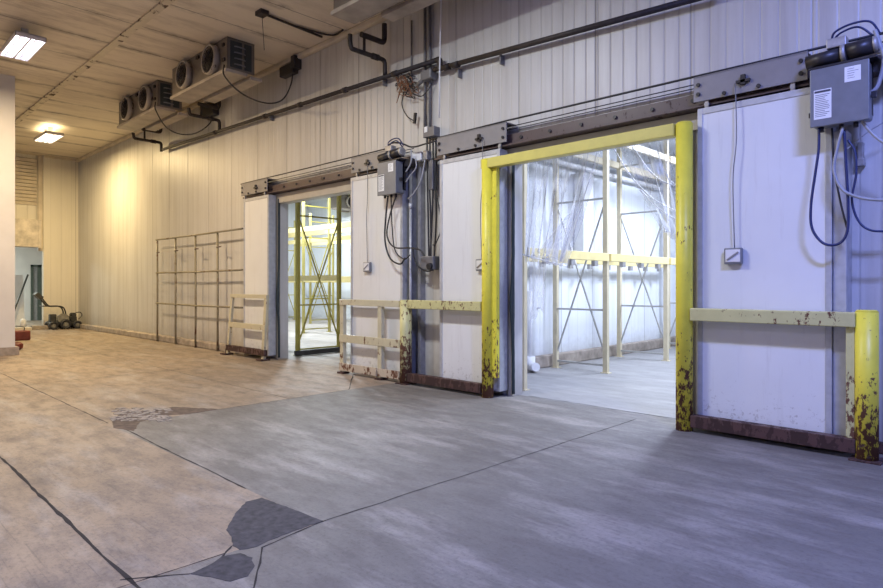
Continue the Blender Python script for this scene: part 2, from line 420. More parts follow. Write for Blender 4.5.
# grey upright channels on the wall next to the leaves
tag(obj('wall_channel', MB().box(-6.56, -6.5, 6.06, W0, .02, 3.1, .004).box(-6.42, -6.36, 6.1, W0, .02, 3.1, .004), M['dullalu']), 'grey upright channel on wall between the two doorways, behind the cables', 'channel')
tag(obj('wall_channel', MB().box(-5.95, -5.87, 6.08, W0, .02, 3.1, .004), M['dullalu']), 'grey upright channel beside the left leaf of the yellow-framed doorway', 'channel')
tag(obj('wall_channel', MB().box(-1.235, -1.14, 5.99, W0, .02, 2.69, .004), M['alu']), 'grey upright channel beside the rightmost door leaf, behind hanging cables', 'channel')
# ------------------------------------------------------------------ track, hoods and operator ropes
def track(x0, x1, label):
    t = thing('door_track', label, 'door track', ((x0+x1)/2, 6.12, 3.13))
    obj('rail', MB().box(x0, x1, 6.07, 6.19, 3.13, 3.28, .006).box(x0, x1, 6.02, 6.08, 3.13, 3.155, .004), M['trackm'], t)
    n = int((x1-x0)/.42)
    for i in range(n):
        x = x0+.2+i*.42
        obj('bolt', MB().cyl((x, 6.075, 3.215), (x, 6.05, 3.215), .02, 8), M['motor'], t)
    obj('drive_rope', MB().tube([(x0+.02, 6.08, 3.34), (x1, 6.08, 3.34)], .006, 6), M['black'], t)
    obj('drive_rope', MB().tube([(x0+.02, 6.1, 3.385), (x1, 6.1, 3.385)], .006, 6), M['black'], t)
    return t
track(-11.42, -6.5, 'brown steel door track above the farther doorway')
track(-6.0, .6, 'brown steel door track above the yellow-framed doorway')
def hood(x0, x1, label):
    t = thing('track_hood', label, 'metal cover plate', ((x0+x1)/2, 6.0, 3.17), 'cover plates on the door tracks')
    obj('cover_plate', MB().box(x0, x1, 5.975, 5.99, 3.17, 3.41, .003).box(x0, x1, 5.975, 6.18, 3.4, 3.415, .003), M['galv_dull'], t)
    for (x, z) in ((x0+.05, 3.33), (x0+.05, 3.24), (x1-.05, 3.34), (x1-.05, 3.23), ((x0+x1)/2+.1, 3.2), ((x0+x1)/2-.2, 3.2)):
        obj('bolt', MB().cyl((x, 5.976, z), (x, 5.955, z), .018, 8), M['motor'], t)
    xc = x0+(x1-x0)*(.47 if x0 > -3 else .64 if x0 > -6 else .5 if x0 > -8 else .6)
    obj('pulley_bracket', MB().box(xc-.06, xc+.06, 5.945, 5.976, 3.26, 3.285).box(xc-.02, xc+.02, 5.945, 5.976, 3.24, 3.33), M['motor'], t)
    for x in (x0+.12, x1-.12):
        obj('roller_hanger', MB().box(x-.018, x+.018, 5.99, 6.01, 3.1, 3.2).cyl((x, 5.985, 3.135), (x, 6.01, 3.135), .022, 10), M['galv'], t)
    return t
hood(-11.4, -10.4, 'stained grey cover plate over the far left end of the farther door track')
hood(-7.82, -6.98, 'stained grey cover plate on the farther door track, left of the grey control box')
hood(-5.9, -4.7, 'stained grey cover plate on the track above the left leaf of the yellow-framed doorway')
hood(-2.4, -1.42, 'stained grey cover plate on the track right of the yellow frame')
tag(obj('pull_rope', MB().curve([(-11.5, 6.05, 3.43), (-11.3, 6.03, 3.435), (-9, 6.03, 3.44), (-7.2, 6.03, 3.45), (-6.85, 6.03, 3.45)], .011, 6, 6), M['black']), 'thin dark rope along the top of the farther door track', 'rope')
tag(obj('pull_rope', MB().tube([(-6.1, 6.03, 3.43), (-4.7, 6.03, 3.445), (-2.4, 6.03, 3.44), (-.4, 6.03, 3.43)], .012, 6), M['black']), 'thin dark rope along the top of the yellow doorway track', 'rope')
# ------------------------------------------------------------------ yellow portal and guards
GY = 5.88
def post(x, z, r, n=24, y=GY): return MB().cyl((x, y, 0), (x, y, z-.015), r, n).cyl((x, y, z-.015), (x, y, z), r, n, r*.85)
def plate(x, s=.11, z=.014, y=GY): return MB().box(x-s, x+s, y-s, y+s, 0, z, .003)
t = thing('door_guard_frame', 'tall yellow pipe frame around the wide doorway, chipped and rusty at its feet', 'door frame', (-3.7, GY, 0))
obj('post', post(-4.92, 2.97, .075), M['yellow'], t); obj('post', post(-2.45, 2.97, .078), M['yellow'], t)
obj('header', MB().box(-4.99, -2.53, GY-.06, GY+.05, 2.85, 2.97, .008), M['yellow_pale'], t)
obj('side_strip', MB().box(-4.85, -4.78, GY+.0, GY+.06, .25, 2.85, .004), M['yellow'], t)
t = thing('door_guard_rail', 'yellow guard rail with brown kick bar in front of the rightmost door leaf', 'guard rail', (-1.7, GY, 0))
obj('rail', MB().box(-2.375, -1.05, GY-.06, GY+.05, 1.06, 1.18, .008), M['yellow2'], t)
obj('bollard', post(-.98, 1.2, .08), M['yellow'], t)
obj('side_strip', MB().box(-1.12, -1.058, GY-.02, GY+.05, .16, 1.06, .004), M['yellow2'], t)
obj('kick_bar', MB().box(-2.375, -1.05, GY-.05, GY+.05, .045, .16, .006), M['rusty'], t, 'rusty brown kick bar')
obj('foot_plate', plate(-.98), M['rusty'], t)
t = thing('door_guard_rail', 'yellow guard rail with rusty kick bar left of the tall yellow frame', 'guard rail', (-5.7, GY, 0))
obj('rail', MB().box(-6.36, -4.998, GY-.05, GY+.04, 1.07, 1.19, .008), M['yellow2'], t)
obj('bollard', post(-6.43, 1.19, .085), M['yellow2'], t)
obj('kick_bar', MB().box(-6.36, -4.998, GY-.05, GY+.04, .04, .16, .006), M['rusty'], t, 'rusty brown kick bar')
obj('foot_plate', plate(-6.43), M['rusty'], t)
t = thing('door_barrier', 'low cream barrier with three rails and rusty feet beside the farther doorway', 'barrier', (-7.2, GY, 0))
for x in (-7.9, -6.97): obj('post', MB().box(x-.045, x+.045, GY-.035, GY+.03, .03, 1.08 if x > -7.5 else 1.17, .005), M['cream'], t)
for z0, z1 in ((1.085, 1.175), (.5, .62)): obj('rail', MB().box(-7.94, -6.52, GY-.05, GY-.0 if z0 > 1 else GY-.036, z0, z1, .005), M['cream'], t)
obj('kick_bar', MB().box(-7.94, -7.02, GY-.055, GY-.036, .05, .17, .004).box(-6.99, -6.52, GY-.055, GY-.036, .05, .17, .004), M['rust_cream'], t, 'rust-stained bottom bar')
for x in (-7.9, -6.97): obj('foot_plate', plate(x, .07, .03), M['rusty'], t)
t = thing('door_barrier', 'low cream ladder-like guard with dark brown base bar at the farther doorway', 'barrier', (-10.9, 5.86, 0))
obj('post', MB().bar((-11.68, 5.84, .02), (-11.55, 5.88, 1.22), .07, .05), M['cream'], t)
obj('post', MB().bar((-10.3, 5.84, .02), (-10.24, 5.88, 1.22), .09, .05), M['cream'], t)
obj('rail', MB().box(-11.6, -10.2, 5.84, 5.89, 1.15, 1.22, .004), M['cream'], t)
obj('rail', MB().box(-11.64, -10.22, 5.825, 5.868, .56, .66, .004), M['cream'], t)
obj('base_bar', MB().box(-11.7, -10.2, 5.8, 5.87, .09, .2, .004), M['rusty'], t, 'dark brown base bar')
for x in (-11.72, -10.3): obj('foot_plate', MB().box(x-.1, x+.1, 5.74, 5.92, 0, .03, .003).box(x-.04, x+.04, 5.82, 5.88, .02, .12), M['rusty'], t)
# wall guard grid on the left
t = thing('wall_guard_grid', 'thin rusty cream pipe grid standing against the long wall at left', 'wall guard', (-13.8, 6.0, 0))
for x in (-15.69, -14.6, -13.52, -12.45): obj('post', MB().tube([(x, 5.99, 0), (x+.02, 5.985, 1.0), (x, 5.99, 2.5)], .024, 8), M['grid'], t)
for z in (2.52, 1.7, .95): obj('rail', MB().tube([(-15.69, 5.96, z), (-13.5, 5.95, z-.01), (-11.32, 5.96, z)], .02, 8), M['grid'], t)
for x in (-15.69, -14.6, -13.52, -12.45): obj('peg', MB().tube([(x, 5.97, 2.2), (x+.28, 5.93, 2.2)], .012, 6), M['rusty'], t)
# ------------------------------------------------------------------ pull switches
def switch(px, py, cx, label):
    p = P(px, py, 5.93); t = thing('pull_switch', label, 'switch', (p.x, 5.95, p.z-.07), 'pull switches on the door leaves')
    obj('switch_box', MB().box(p.x-.08, p.x+.08, 5.925, 5.965, p.z-.075, p.z+.075, .008), M['greybox'], t)
    obj('face', MB().box(p.x-.065, p.x+.065, 5.92, 5.926, p.z-.055, p.z+.06, .002), M['white'], t)
    obj('lever', MB().bar((p.x-.05, 5.915, p.z-.035), (p.x+.05, 5.915, p.z+.035), .012, .012), M['dullalu'], t)
    top = P(cx, 90, 5.93); pts = [(p.x+.01, 5.94, p.z+.07), (p.x+.0, 5.93, p.z+.7), (top.x+.012, 5.93, 2.75), (top.x, 5.94, 3.26)]
    obj('cord', MB().curve(pts, .005, 5, 8), M['conduit'], t)
    return t
switch(733, 256, 735, 'small square pull switch on the rightmost door leaf, cord rising straight')
switch(480.5, 265, 482, 'small square pull switch partly behind the left yellow post')
switch(366.5, 267, 367, 'small square pull switch on the leaf right of the farther doorway')
# ------------------------------------------------------------------ door operators
def operator(x, label):
    t = thing('door_operator', label, 'door motor and control box', (x+.19, 5.95, 2.71), 'door operators')
    e = obj('control_box', MB().box(x, x+.4, 5.78, 5.945, 2.71, 3.17, .018).box(x-.005, x+.405, 5.765, 5.785, 2.7, 3.175, .006), M['greybox'], t)
    l1 = obj('warning_label', MB().box(x+.025, x+.15, 5.7625, 5.766, 2.76, 3.0), M['paper'], e)
    l2 = obj('rating_label', MB().box(x+.24, x+.35, 5.7625, 5.766, 3.02, 3.14), M['paper'], e)
    ln = MB().box(x+.03, x+.145, 5.7612, 5.7635, 2.975, 2.992)
    for i in range(13): ln.box(x+.035, x+R.uniform(.1, .14), 5.7612, 5.7635, 2.955-i*.0145, 2.9585-i*.0145)
    obj('print', ln, M['ink'], e); ln = MB()
    for i in range(5): ln.box(x+.26, x+R.uniform(.3, .34), 5.7612, 5.7635, 3.12-i*.018, 3.1225-i*.018)
    obj('print', ln, M['ink'], e)
    obj('latch', MB().box(x-.03, x, 5.83, 5.87, 2.8, 2.84, .004), M['motor'], e)
    obj('latch', MB().box(x+.405, x+.44, 5.83, 5.87, 2.88, 2.93, .004), M['motor'], e)
    mt = obj('motor', MB().cyl((x-.05, 5.86, 3.27), (x+.2, 5.86, 3.285), .058, 20).cyl((x+.2, 5.86, 3.285), (x+.24, 5.86, 3.29), .07, 20).cyl((x+.24, 5.86, 3.29), (x+.42, 5.86, 3.3), .066, 20), M['motor'], t)
    obj('motor_band', MB().cyl((x+.2, 5.86, 3.285), (x+.235, 5.86, 3.287), .074, 20), M['galv'], mt)
    obj('motor_end_cap', MB().cyl((x+.42, 5.86, 3.3), (x+.45, 5.86, 3.302), .069, 20, .055), M['galv'], mt)
    obj('terminal_box', MB().box(x+.1, x+.24, 5.82, 5.92, 3.34, 3.42, .008), M['galv'], mt)
    obj('bracket', MB().box(x-.02, x+.45, 5.8, 5.96, 3.185, 3.205, .003).box(x+.05, x+.4, 5.9, 5.964, 2.76, 3.2).box(x+.4, x+.55, 5.92, 6.05, 3.1, 3.2, .004), M['motor'], t)
    obj('motor_lead', MB().curve([(x+.13, 5.86, 3.41), (x+.16, 5.84, 3.47), (x+.28, 5.83, 3.5), (x+.4, 5.83, 3.48), (x+.46, 5.86, 3.38)], .009, 6), M['bluecab'], mt)
    obj('motor_lead', MB().curve([(x+.13, 5.88, 3.41), (x+.2, 5.86, 3.46), (x+.32, 5.86, 3.47), (x+.42, 5.88, 3.37)], .009, 6), M['bluecab'], mt)
    for q in (.06, .2, .3): obj('cable_gland', MB().cyl((x+q, 5.86, 2.71), (x+q, 5.86, 2.67), .018, 10), M['motor'], e)
    return t
operator(-1.35, 'grey control box with motor on top at far right, beside the rightmost door leaf')
operator(-6.92, 'grey control box with dark motor on top between the two doorways')
def cab(pts, r, mat, label, Y=5.84, cat='cable'):
    q = [P(a[0], a[1], a[2] if len(a) > 2 else Y) for a in pts]
    return tag(obj('hanging_cable', MB().curve(q, r, 8, 10), M[mat]), label, cat)
cab([(819, 128), (818.5, 150), (815, 175), (811, 205), (812, 228), (823, 243), (838, 244), (847, 232), (848, 205), (846, 165), (844, 130)], .011, 'bluecab', 'dark blue cable hanging in a long U below the right control box')
cab([(843, 127), (838, 145), (834, 170), (842, 189), (858, 197), (880, 200), (905, 198)], .012, 'greycab', 'thick light grey cable curving right below the right control box', 5.82)
cab([(848, 140), (855, 152), (856, 175), (852, 200), (858, 220), (870, 230), (890, 231), (905, 228)], .009, 'bluecab', 'dark blue cable looping right beside the right control box', 5.86)
cab([(862, 121), (870, 131), (880, 140), (895, 148)], .012, 'greycab', 'light grey cable leaving the right control box corner toward the right', 5.83)
cab([(832, 128), (834, 165), (840, 200), (848, 232)], .008, 'black', 'thin dark cable hanging inside the long blue cable loop', 5.88)
cab([(846, 150), (868, 132), (895, 116)], .005, 'greycab', 'thin grey wire rising right beside the right control box', 5.95)
cab([(875, 30), (880, 45), (884, 60), (878, 85), (868, 96)], .016, 'greycab', 'thick grey flexible cable right of the right motor', 5.85)
tag(obj('cable_bracket', MB().box(-1.09, -1.05, 6.14, W0, 2.42, 2.6, .005).box(-1.1, -1.04, 6.13, W0, 2.4, 2.46, .005), M['galv']), 'small grey bracket on wall beneath the right control box', 'bracket')
cab([(388, 196), (386, 215), (385, 240), (390, 258), (400, 264), (405, 258)], .013, 'black', 'black cable hanging in the widest loop below the left control box')
cab([(396, 196), (390, 215), (387, 235), (394, 247), (410, 248), (420, 250), (424, 256)], .011, 'black', 'black cable sagging from left control box to the dark box by the conduit')
cab([(391, 196), (392, 225), (395, 250), (404, 259), (410, 255)], .009, 'black', 'thin dark cable inside the loops below the left control box', 5.88)
cab([(413, 247), (414, 257), (418, 266), (426, 271), (433, 270)], .011, 'black', 'black cable curling under the dark box by the conduit', 5.98)
cab([(425, 160), (421, 180), (414, 193), (408, 199)], .010, 'greycab', 'light grey flexible cable curving right of the left control box', 5.86)
cab([(411, 150), (411, 162), (406, 172)], .010, 'greycab', 'short grey flexible cable beside the left motor', 5.88)
cab([(416, 160), (416, 168), (410, 176), (406, 182)], .010, 'greycab', 'short grey flexible cable just right of the left control box', 5.9)
cab([(388, 152), (390, 144), (400, 143), (412, 147), (425, 144), (436, 141)], .012, 'black', 'black cable arching over the left motor', 5.9)
# electrics between the doors
t = thing('conduit_riser', 'dark grey conduits running from ceiling down to switch box between the doorways', 'conduit', (-6.2, 6.15, 3.5))
for px in (424.5, 429.5):
    x = P(px, 100, 6.15).x; obj('conduit', MB().cyl((x, 6.16, 3.58), (x, 6.16, CZ), .022, 10), M['conduit'], t)
x = P(411, 60, 6.16).x; obj('conduit', MB().cyl((x, 6.17, 4.3), (x, 6.17, 5.3), .014, 8), M['conduit'], t)
a = P(423, 138, 6.08); b = P(434, 127, 6.08)
obj('switch_box', MB().box(a.x, b.x, 6.08, W0, a.z, b.z+.02, .006), M['conduit'], t)
obj('label_plate', MB().box(a.x+.03, a.x+.09, 6.074, 6.081, a.z+.07, a.z+.15), M['paper'], t)
t = thing('cable_drop', 'dark bundle of cables and boxes hanging from switch box to grey box at mid-height', 'cable bundle', (-6.15, 6.1, 1.66))
for i, (px0, px1) in enumerate(((427, 429), (430, 431), (433, 430), (436, 434))):
    q = [P(px0, 138, 6.12), P(px0+R.uniform(-1, 1), 180, 6.08), P((px0+px1)/2+R.uniform(-2, 2), 215, 6.08), P(px1, 262, 6.08)]
    obj('cable', MB().curve(q, .013, 7), M['black'], t)
obj('cable', MB().curve([P(436, 190, 6.05), P(441, 225, 6.0), P(436, 243, 6.05), P(433, 245, 6.06)], .009, 7), M['black'], t)
a = P(429, 190, 6.05); b = P(433, 160, 6.05); obj('conduit_body', MB().box(a.x, b.x, 6.04, 6.14, a.z, b.z, .008), M['conduit'], t)
a = P(422, 270, 6.02); b = P(433, 256, 6.02); obj('outlet_box', MB().box(a.x, b.x+.03, 5.99, 6.12, a.z, b.z, .012), M['conduit'], t)
q = P(431, 266, 6.0); obj('plug', MB().cyl((q.x, 6.0, q.z), (q.x, 5.95, q.z-.01), .045, 14), M['black'], t)
a = P(411, 162, 6.0); b = P(421, 151, 6.0)
tag(obj('junction_box', MB().box(a.x, b.x, 6.0, 6.1, a.z, b.z, .008).box(a.x+.03, a.x+.07, 5.985, 6.0, a.z+.05, b.z-.03, .004), M['white']), 'small pale grey junction box beside the left motor', 'junction box')
a = P(423, 160, 6.0); b = P(427, 150, 6.0)
tag(obj('junction_box', MB().box(a.x, b.x, 6.0, 6.09, a.z, b.z, .006), M['galv']), 'narrow pale box next to the cable bundle right of the left motor', 'junction box')
q = P(409, 225, 6.0)
tag(obj('vertical_conduit', MB().cyl((q.x, 6.03, .1), (q.x, 6.03, 2.55), .02, 12).cyl((q.x, 6.03, 2.5), (q.x, 6.03, 2.58), .028, 12), M['alu']), 'light grey pipe rising along the channel behind the left cable loops', 'pipe')
t = thing('wire_tangle', 'tangle of brown and orange wires hanging on the wall beneath the dark pipe', 'wires', P(408, 90, 6.1))
for i in range(16):
    c = (407+R.uniform(-6, 6), 87+R.uniform(-6, 6)); pts = []
    for k in range(6):
        pts.append(P(c[0]+R.uniform(-7, 7), c[1]+R.uniform(-9, 9), 6.1+R.uniform(-.05, .06)))
    obj('wire', MB().curve(pts, .006, 5, 5), M['orangewire'] if i % 3 else M['black'], t)
obj('loose_wire', MB().curve([P(404, 92, 6.1), P(402, 105, 6.1), P(407, 116, 6.1), P(414, 121, 6.1)], .008, 6), M['black'], t)
obj('loose_wire', MB().curve([P(413, 94, 6.1), P(422, 96, 6.1), P(431, 85, 6.1), P(432, 72, 6.1)], .008, 6), M['black'], t)
q = P(414.5, 118, 6.1); obj('connector', MB().bar(q-Vector((0, 0, .08)), q+Vector((.02, 0, .07)), .035, .035), M['black'], t)
q = P(427, 72, 6.08); obj('valve_body', MB().box(q.x-.09, q.x+.12, 6.03, 6.16, q.z-.12, q.z+.02, .02).cyl((q.x-.2, 6.08, q.z-.14), (q.x-.05, 6.08, q.z-.08), .03, 8), M['conduit'], t)
q0 = P(441, 0, 5.9); q1 = P(439.5, 80, 5.9); q2 = P(439, 118, 5.9)
tag(obj('white_rope', MB().tube([(q0.x+.05, 5.8, CZ), q0, q1, q2], .010, 7), M['white']), 'straight white rope hanging from the ceiling between the doorways', 'rope')
# ------------------------------------------------------------------ drain pipes
t = thing('drain_pipe', 'long dark drain pipe sloping across the whole wall', 'pipe', (-9, 6.08, 4.2))
q0, q1 = P(163, 149.5, 6.08), P(437, 60, 6.08)
obj('pipe_run', MB().cyl(q0, q1, .034, 12), M['pipe'], t)
q2, q3, q4 = P(437, 72, 6.08), P(447, 67, 6.08), P(720, -8, 6.08)
obj('elbow', MB().curve([q1, q1+Vector((.05, 0, -.02)), q1+Vector((.06, 0, -.16))], .042, 12), M['pipe'], t)
obj('pipe_run', MB().cyl(q3+Vector((-.25, 0, .02)), q4, .033, 12), M['pipe'], t)
for px in (345, 395, 447, 450, 300, 265, 215):
    f = (px-163)/274
    q = P(px, 149.5-f*89.5, 6.08) if px < 437 else q3
    if px == 450: q = P(456, 64.8, 6.08)
    d = (q1-q0).normalized(); obj('coupling', MB().cyl(q-d*.05, q+d*.05, .045, 12), M['pipe'], t)
for px, py in ((383, 79), (458, 70), (500, 56), (270, 115)):
    q = P(px, py, 6.12); obj('pipe_clip', MB().box(q.x-.01, q.x+.01, 6.12, W0-.001, q.z-.1, q.z+.02), M['conduit'], t)
def trap(x, z, zt, label):
    """from a cooler's drain pan down, back to the wall, down into the long pipe"""
    t = thing('drain_branch', label, 'pipe', (x, 5.8, z-.25))
    obj('pipe_run', MB().curve([(x, 5.42, zt), (x, 5.42, z+.12), (x, 5.44, z+.02), (x, 5.52, z), (x, 6.0, z), (x, 6.07, z-.03), (x, 6.08, z-.08), (x, 6.08, z-.22)], .034, 12, 6), M['pipe'], t)
    obj('pipe_run', MB().curve([(x, 5.62, z+.26), (x, 5.9, z+.26), (x, 6.02, z+.26), (x, 6.06, z+.29), (x, 6.07, z+.36), (x, 6.07, z+.55)], .04, 12, 6), M['pipe'], t)
    obj('riser', MB().cyl((x, 5.68, z), (x, 5.68, z+.26), .022, 10), M['pipe'], t)
    obj('coupling', MB().cyl((x, 5.83, z), (x, 5.95, z), .046, 12), M['pipe'], t)
trap(-7.12, 4.82, 5.02, 'dark branch pipe dropping from the nearest cooler to the long drain pipe')
trap(-12.55, 4.92, 5.02, 'dark branch pipe beneath the middle cooler')
trap(-15.68, 4.95, 5.02, 'dark branch pipe beneath the farthest cooler, at the pipe start')
# ------------------------------------------------------------------ coolers
def cooler(loc, label):
    t = thing('evaporator_cooler', label, 'air cooler', loc, 'twin-fan air coolers'); L = 2.25; z1 = CZ-.005-loc[2]
    def lo(n, mb, m, lab=None, par=None): return obj(n, mb, m, par or t, lab, local=True)
    lo('casing', MB().box(0, L-.3, 0, .46, .06, z1, .006).box(L-.02, L, 0, .5, .06, z1, .004).box(L-.3, L, 0, .015, .06, z1).box(L-.3, L, 0, .5, z1-.02, z1), M['cooler'])
    lo('coil_end', MB().box(L-.3, L-.06, .08, .4, .08, z1-.06), M['coil'])
    m = MB()
    for i in range(4):
        m.curve([(L-.02, .12, .14+i*.1), (L+.015, .14, .16+i*.1), (L+.015, .3, .16+i*.1), (L-.02, .34, .14+i*.1)], .012, 6, 4)
    lo('coil_bends', m, M['conduit'])
    lo('end_cover', MB().box(L-.01, L+.012, .05, .26, .1, z1-.05).box(L-.01, L+.012, .31, .44, .1, z1-.05), M['coil'])
    pan = lo('drain_pan', MB().box(-.01, L+.02, -.04, .36, -.0, .055, .006).box(.5, L+.03, .4, .62, -.04, .02, .006), M['pan'])
    for x in (.67, 1.75):
        c = lo('fan_cowl', MB().ring((x, 0, .31), (0, -1, 0), .255, .225, .11), M['cowl'])
        bl = MB().cyl((x, -.04, .31), (x, -.09, .31), .05, 14)
        for k in range(5):
            a = k*2*PI/5
            u = Vector((math.cos(a), 0, math.sin(a))); v = Vector((-math.sin(a), 0, math.cos(a))); c0 = Vector((x, -.055, .31))
            bl.add([c0+u*.04-v*.02, c0+u*.21-v*.09+Vector((0, -.03, 0)), c0+u*.21+v*.06, c0+u*.04+v*.03,
                    c0+u*.04-v*.02+Vector((0, .006, 0)), c0+u*.21-v*.09+Vector((0, -.024, 0)), c0+u*.21+v*.06+Vector((0, .006, 0)), c0+u*.04+v*.03+Vector((0, .006, 0))],
                   [[0, 1, 2, 3], [4, 5, 6, 7], [0, 1, 5, 4], [1, 2, 6, 5], [2, 3, 7, 6]])
        lo('fan_blades', bl, M['fan'], par=c)
        lo('fan_throat', MB().cyl((x, .0, .31), (x, -.012, .31), .236, 28), M['fan'], par=c)
        gd = MB()
        for rr in (.06, .11, .16, .21): gd.ring((x, -.1, .31), (0, -1, 0), rr+.003, rr-.003, .006, 28)
        for k in range(4):
            a = k*PI/4; u = Vector((math.cos(a), 0, math.sin(a)))*.24; c0 = Vector((x, -.1, .31)); gd.bar(c0-u, c0+u, .006, .006)
        lo('fan_grille', gd, M['fan'], par=c)
    lo('hinge', MB().box(L-.14, L-.08, -.03, 0, z1-.14, z1-.09).box(L-.14, L-.06, -.03, 0, .2, .25).box(1.1, 1.2, -.03, 0, z1-.1, z1-.05), M['fan'])
    return t
c2 = cooler((-12.0, 4.86, 4.98), 'twin-fan ceiling cooler in the middle of the row, with long sagging cable')
dup(c2, (-15.08, 4.9, 4.98), 'twin-fan ceiling cooler farthest away along the wall')
dup(c2, (-6.72, 4.84, 4.98), 'nearest ceiling cooler, cut off by the top of the photo')
r = dup(c2, (-19.6, 14.3, 4.38), 'ceiling cooler inside the cold room behind the farther doorway', rz=PI/2)
tag(obj('cooler_cable', MB().curve([(-9.8, 4.83, 5.1), (-9.78, 4.83, 4.9), (-9.6, 5.05, 4.62), P(265, 103, 5.7), P(282, 100, 6.0), P(291, 84, 6.1), P(293, 66, 6.14), P(293, 55, 6.14)], .014, 8), M['motor']), 'dark cable sagging from the middle cooler to the box on the wall', 'cable')
tag(obj('cooler_cable', MB().curve([(-12.86, 4.87, 5.12), (-12.84, 4.87, 4.95), P(166, 127, 5.2), P(180, 134, 5.6), P(196, 133, 5.9), P(210, 123, 6.1), P(212, 110, 6.14)], .014, 8), M['motor']), 'dark cable sagging from the farthest cooler toward the wall', 'cable')
a = P(280, 78, 6.08); b = P(293, 64, 6.08)
tag(obj('isolator_box', MB().box(a.x, b.x, 6.06, W0, a.z, b.z+.04, .02).box(b.x-.02, b.x+.1, 6.04, W0, a.z+.06, b.z+.14, .01), M['motor']), 'dark isolator box high on wall right of the middle cooler', 'switch box')
a = P(202, 119, 6.08); b = P(212, 103, 6.08)
tag(obj('isolator_box', MB().box(a.x, b.x+.1, 6.06, W0, a.z, b.z+.04, .02), M['motor']), 'dark isolator box on wall beneath the middle cooler', 'switch box')
a = PF(262, 13, CZ-.03); b = PF(322, 37, CZ-.03); c = PF(343, 30, CZ-.03)
t = thing('ceiling_conduit', 'brown conduit and junction box across the ceiling right of the middle cooler', 'conduit', (a.x, a.y, CZ-.06))
obj('conduit', MB().tube([a, b], .02, 8), M['pipe'], t)
obj('conduit', MB().curve([a+(b-a)*.5, a+(b-a)*.75+Vector((.06, .0, 0)), c-Vector((.3, .0, 0)), c], .016, 8), M['pipe'], t)
obj('junction_box', MB().box(a.x-.09, a.x+.09, a.y-.07, a.y+.07, CZ-.07, CZ, .008), M['pipe'], t)
obj('drop_wire', MB().tube([(a.x, a.y, CZ-.05), (a.x-.02, a.y+.05, 5.0)], .005, 5), M['pipe'], t)
# ------------------------------------------------------------------ lamps
def fixture(loc, label, tubes, cz=CZ, sx=1.22, sy=.42):
    t = thing('high_bay_lamp', label, 'ceiling lamp', loc, 'fluorescent ceiling lamps')
    def lo(n, mb, m, lab=None): return obj(n, mb, m, t, lab, local=True)
    x, y = sx/2, sy/2
    lo('housing', MB().box(-x, x, -y, y, .055, .075, .003).box(-x, -x+.012, -y, y, 0, .07).box(x-.012, x, -y, y, 0, .07).box(-x, x, -y, -y+.012, 0, .07).box(-x, x, y-.012, y, 0, .07).box(-x+.01, x-.01, -.012, .012, .0, .06), M['refl'])
    lo('ballast_tray', MB().box(-x*.6, x*.6, -.07, .07, .075, .12, .006).box(-.2, -.16, -.05, .05, .12, cz-loc[2]).box(.16, .2, -.05, .05, .12, cz-loc[2]), M['galv'])
    for i in range(4):
        yy = -y+sy*(i+.5)/4; lo('lamp_tube', MB().cyl((-x+.03, yy, .03), (x-.03, yy, .03), .016, 10), tubes)
    return t
fixture((-12.03, 2.42, 5.3), 'rectangular fluorescent ceiling lamp nearest, at the top left', M['tube_cool'])
fixture((-18.9, 4.4, 5.3), 'rectangular fluorescent ceiling lamp farther away, glowing warm', M['tube_warm'])
fixture((-5.4, 2.6, 5.3), 'fluorescent ceiling lamp above the viewer between the two doorways', M['tube_cool'])
fixture((.9, 2.8, 5.3), 'fluorescent ceiling lamp above the viewer at the right', M['tube_cool'])
fixture((-14.5, 9.2, CL-.3), 'fluorescent lamp inside the cold room behind the farther doorway', M['tube_cool'], CL)
fixture((-3.6, 11.6, CR-.25), 'fluorescent lamp inside the cold room behind the yellow-framed doorway', M['tube_cool'], CR)
for q, (x, y) in enumerate(((.5, -2.5), (-7, -2.5))): fixture((x, y, 5.3), ('added fill lamp, out of view behind the viewer at right', 'added fill lamp, out of view behind the viewer at left')[q], M['tube_cool'])  # unseen fixtures added for the fill light
def area(name, loc, e, c, sx=1.15, sy=.38, rot=(0, 0, 0), spread=PI):
    L = bpy.data.lights.new(name, 'AREA'); L.shape = 'RECTANGLE'; L.size = sx; L.size_y = sy; L.energy = e; L.color = c; L.spread = spread
    o = bpy.data.objects.new(name, L); COL.objects.link(o); o.location = loc; o.rotation_euler = rot; return o
WARM = (1, .80, .50); MID = (1., .90, .80); COOL = (.25, .33, 1.)
def lamp(x, y, z, e, c):                 # two pairs of tubes, each pair lit as one narrow strip
    for dy in (-.1, .1): area('lamp_light', (x, y+dy, z-.005), e/2, c, 1.1, .05)
lamp(-18.9, 4.4, 5.3, 330, (1, .74, .36))
lamp(-12.03, 2.42, 5.3, 300, (1, .74, .44))
lamp(-5.4, 2.6, 5.3, 225, (.90, .94, .97))
lamp(.9, 2.8, 5.3, 450, COOL)
lamp(.5, -2.5, 5.3, 105, (.36, .42, 1.))  # added bluish fill from behind the viewer
lamp(-7, -2.5, 5.3, 80, (1, .84, .7))  # added warm fill from behind the viewer
area('lamp_uplight', (-18.9, 4.4, 5.45), 10, (1, .8, .45), 1.1, .34, (PI, 0, 0))
lamp(-14.5, 9.2, CL-.3, 480, (.80, .90, 1.))
lamp(-18.5, 12.2, CL-.1, 420, (.80, .90, 1.))
lamp(-3.6, 11.6, CR-.25, 350, (.66, .75, 1.))
lamp(-2.6, 8.3, CR-.1, 300, (.66, .75, 1.))
area('lamp_light', (-26, 3, 3.4), 260, (.92, 1., .92))
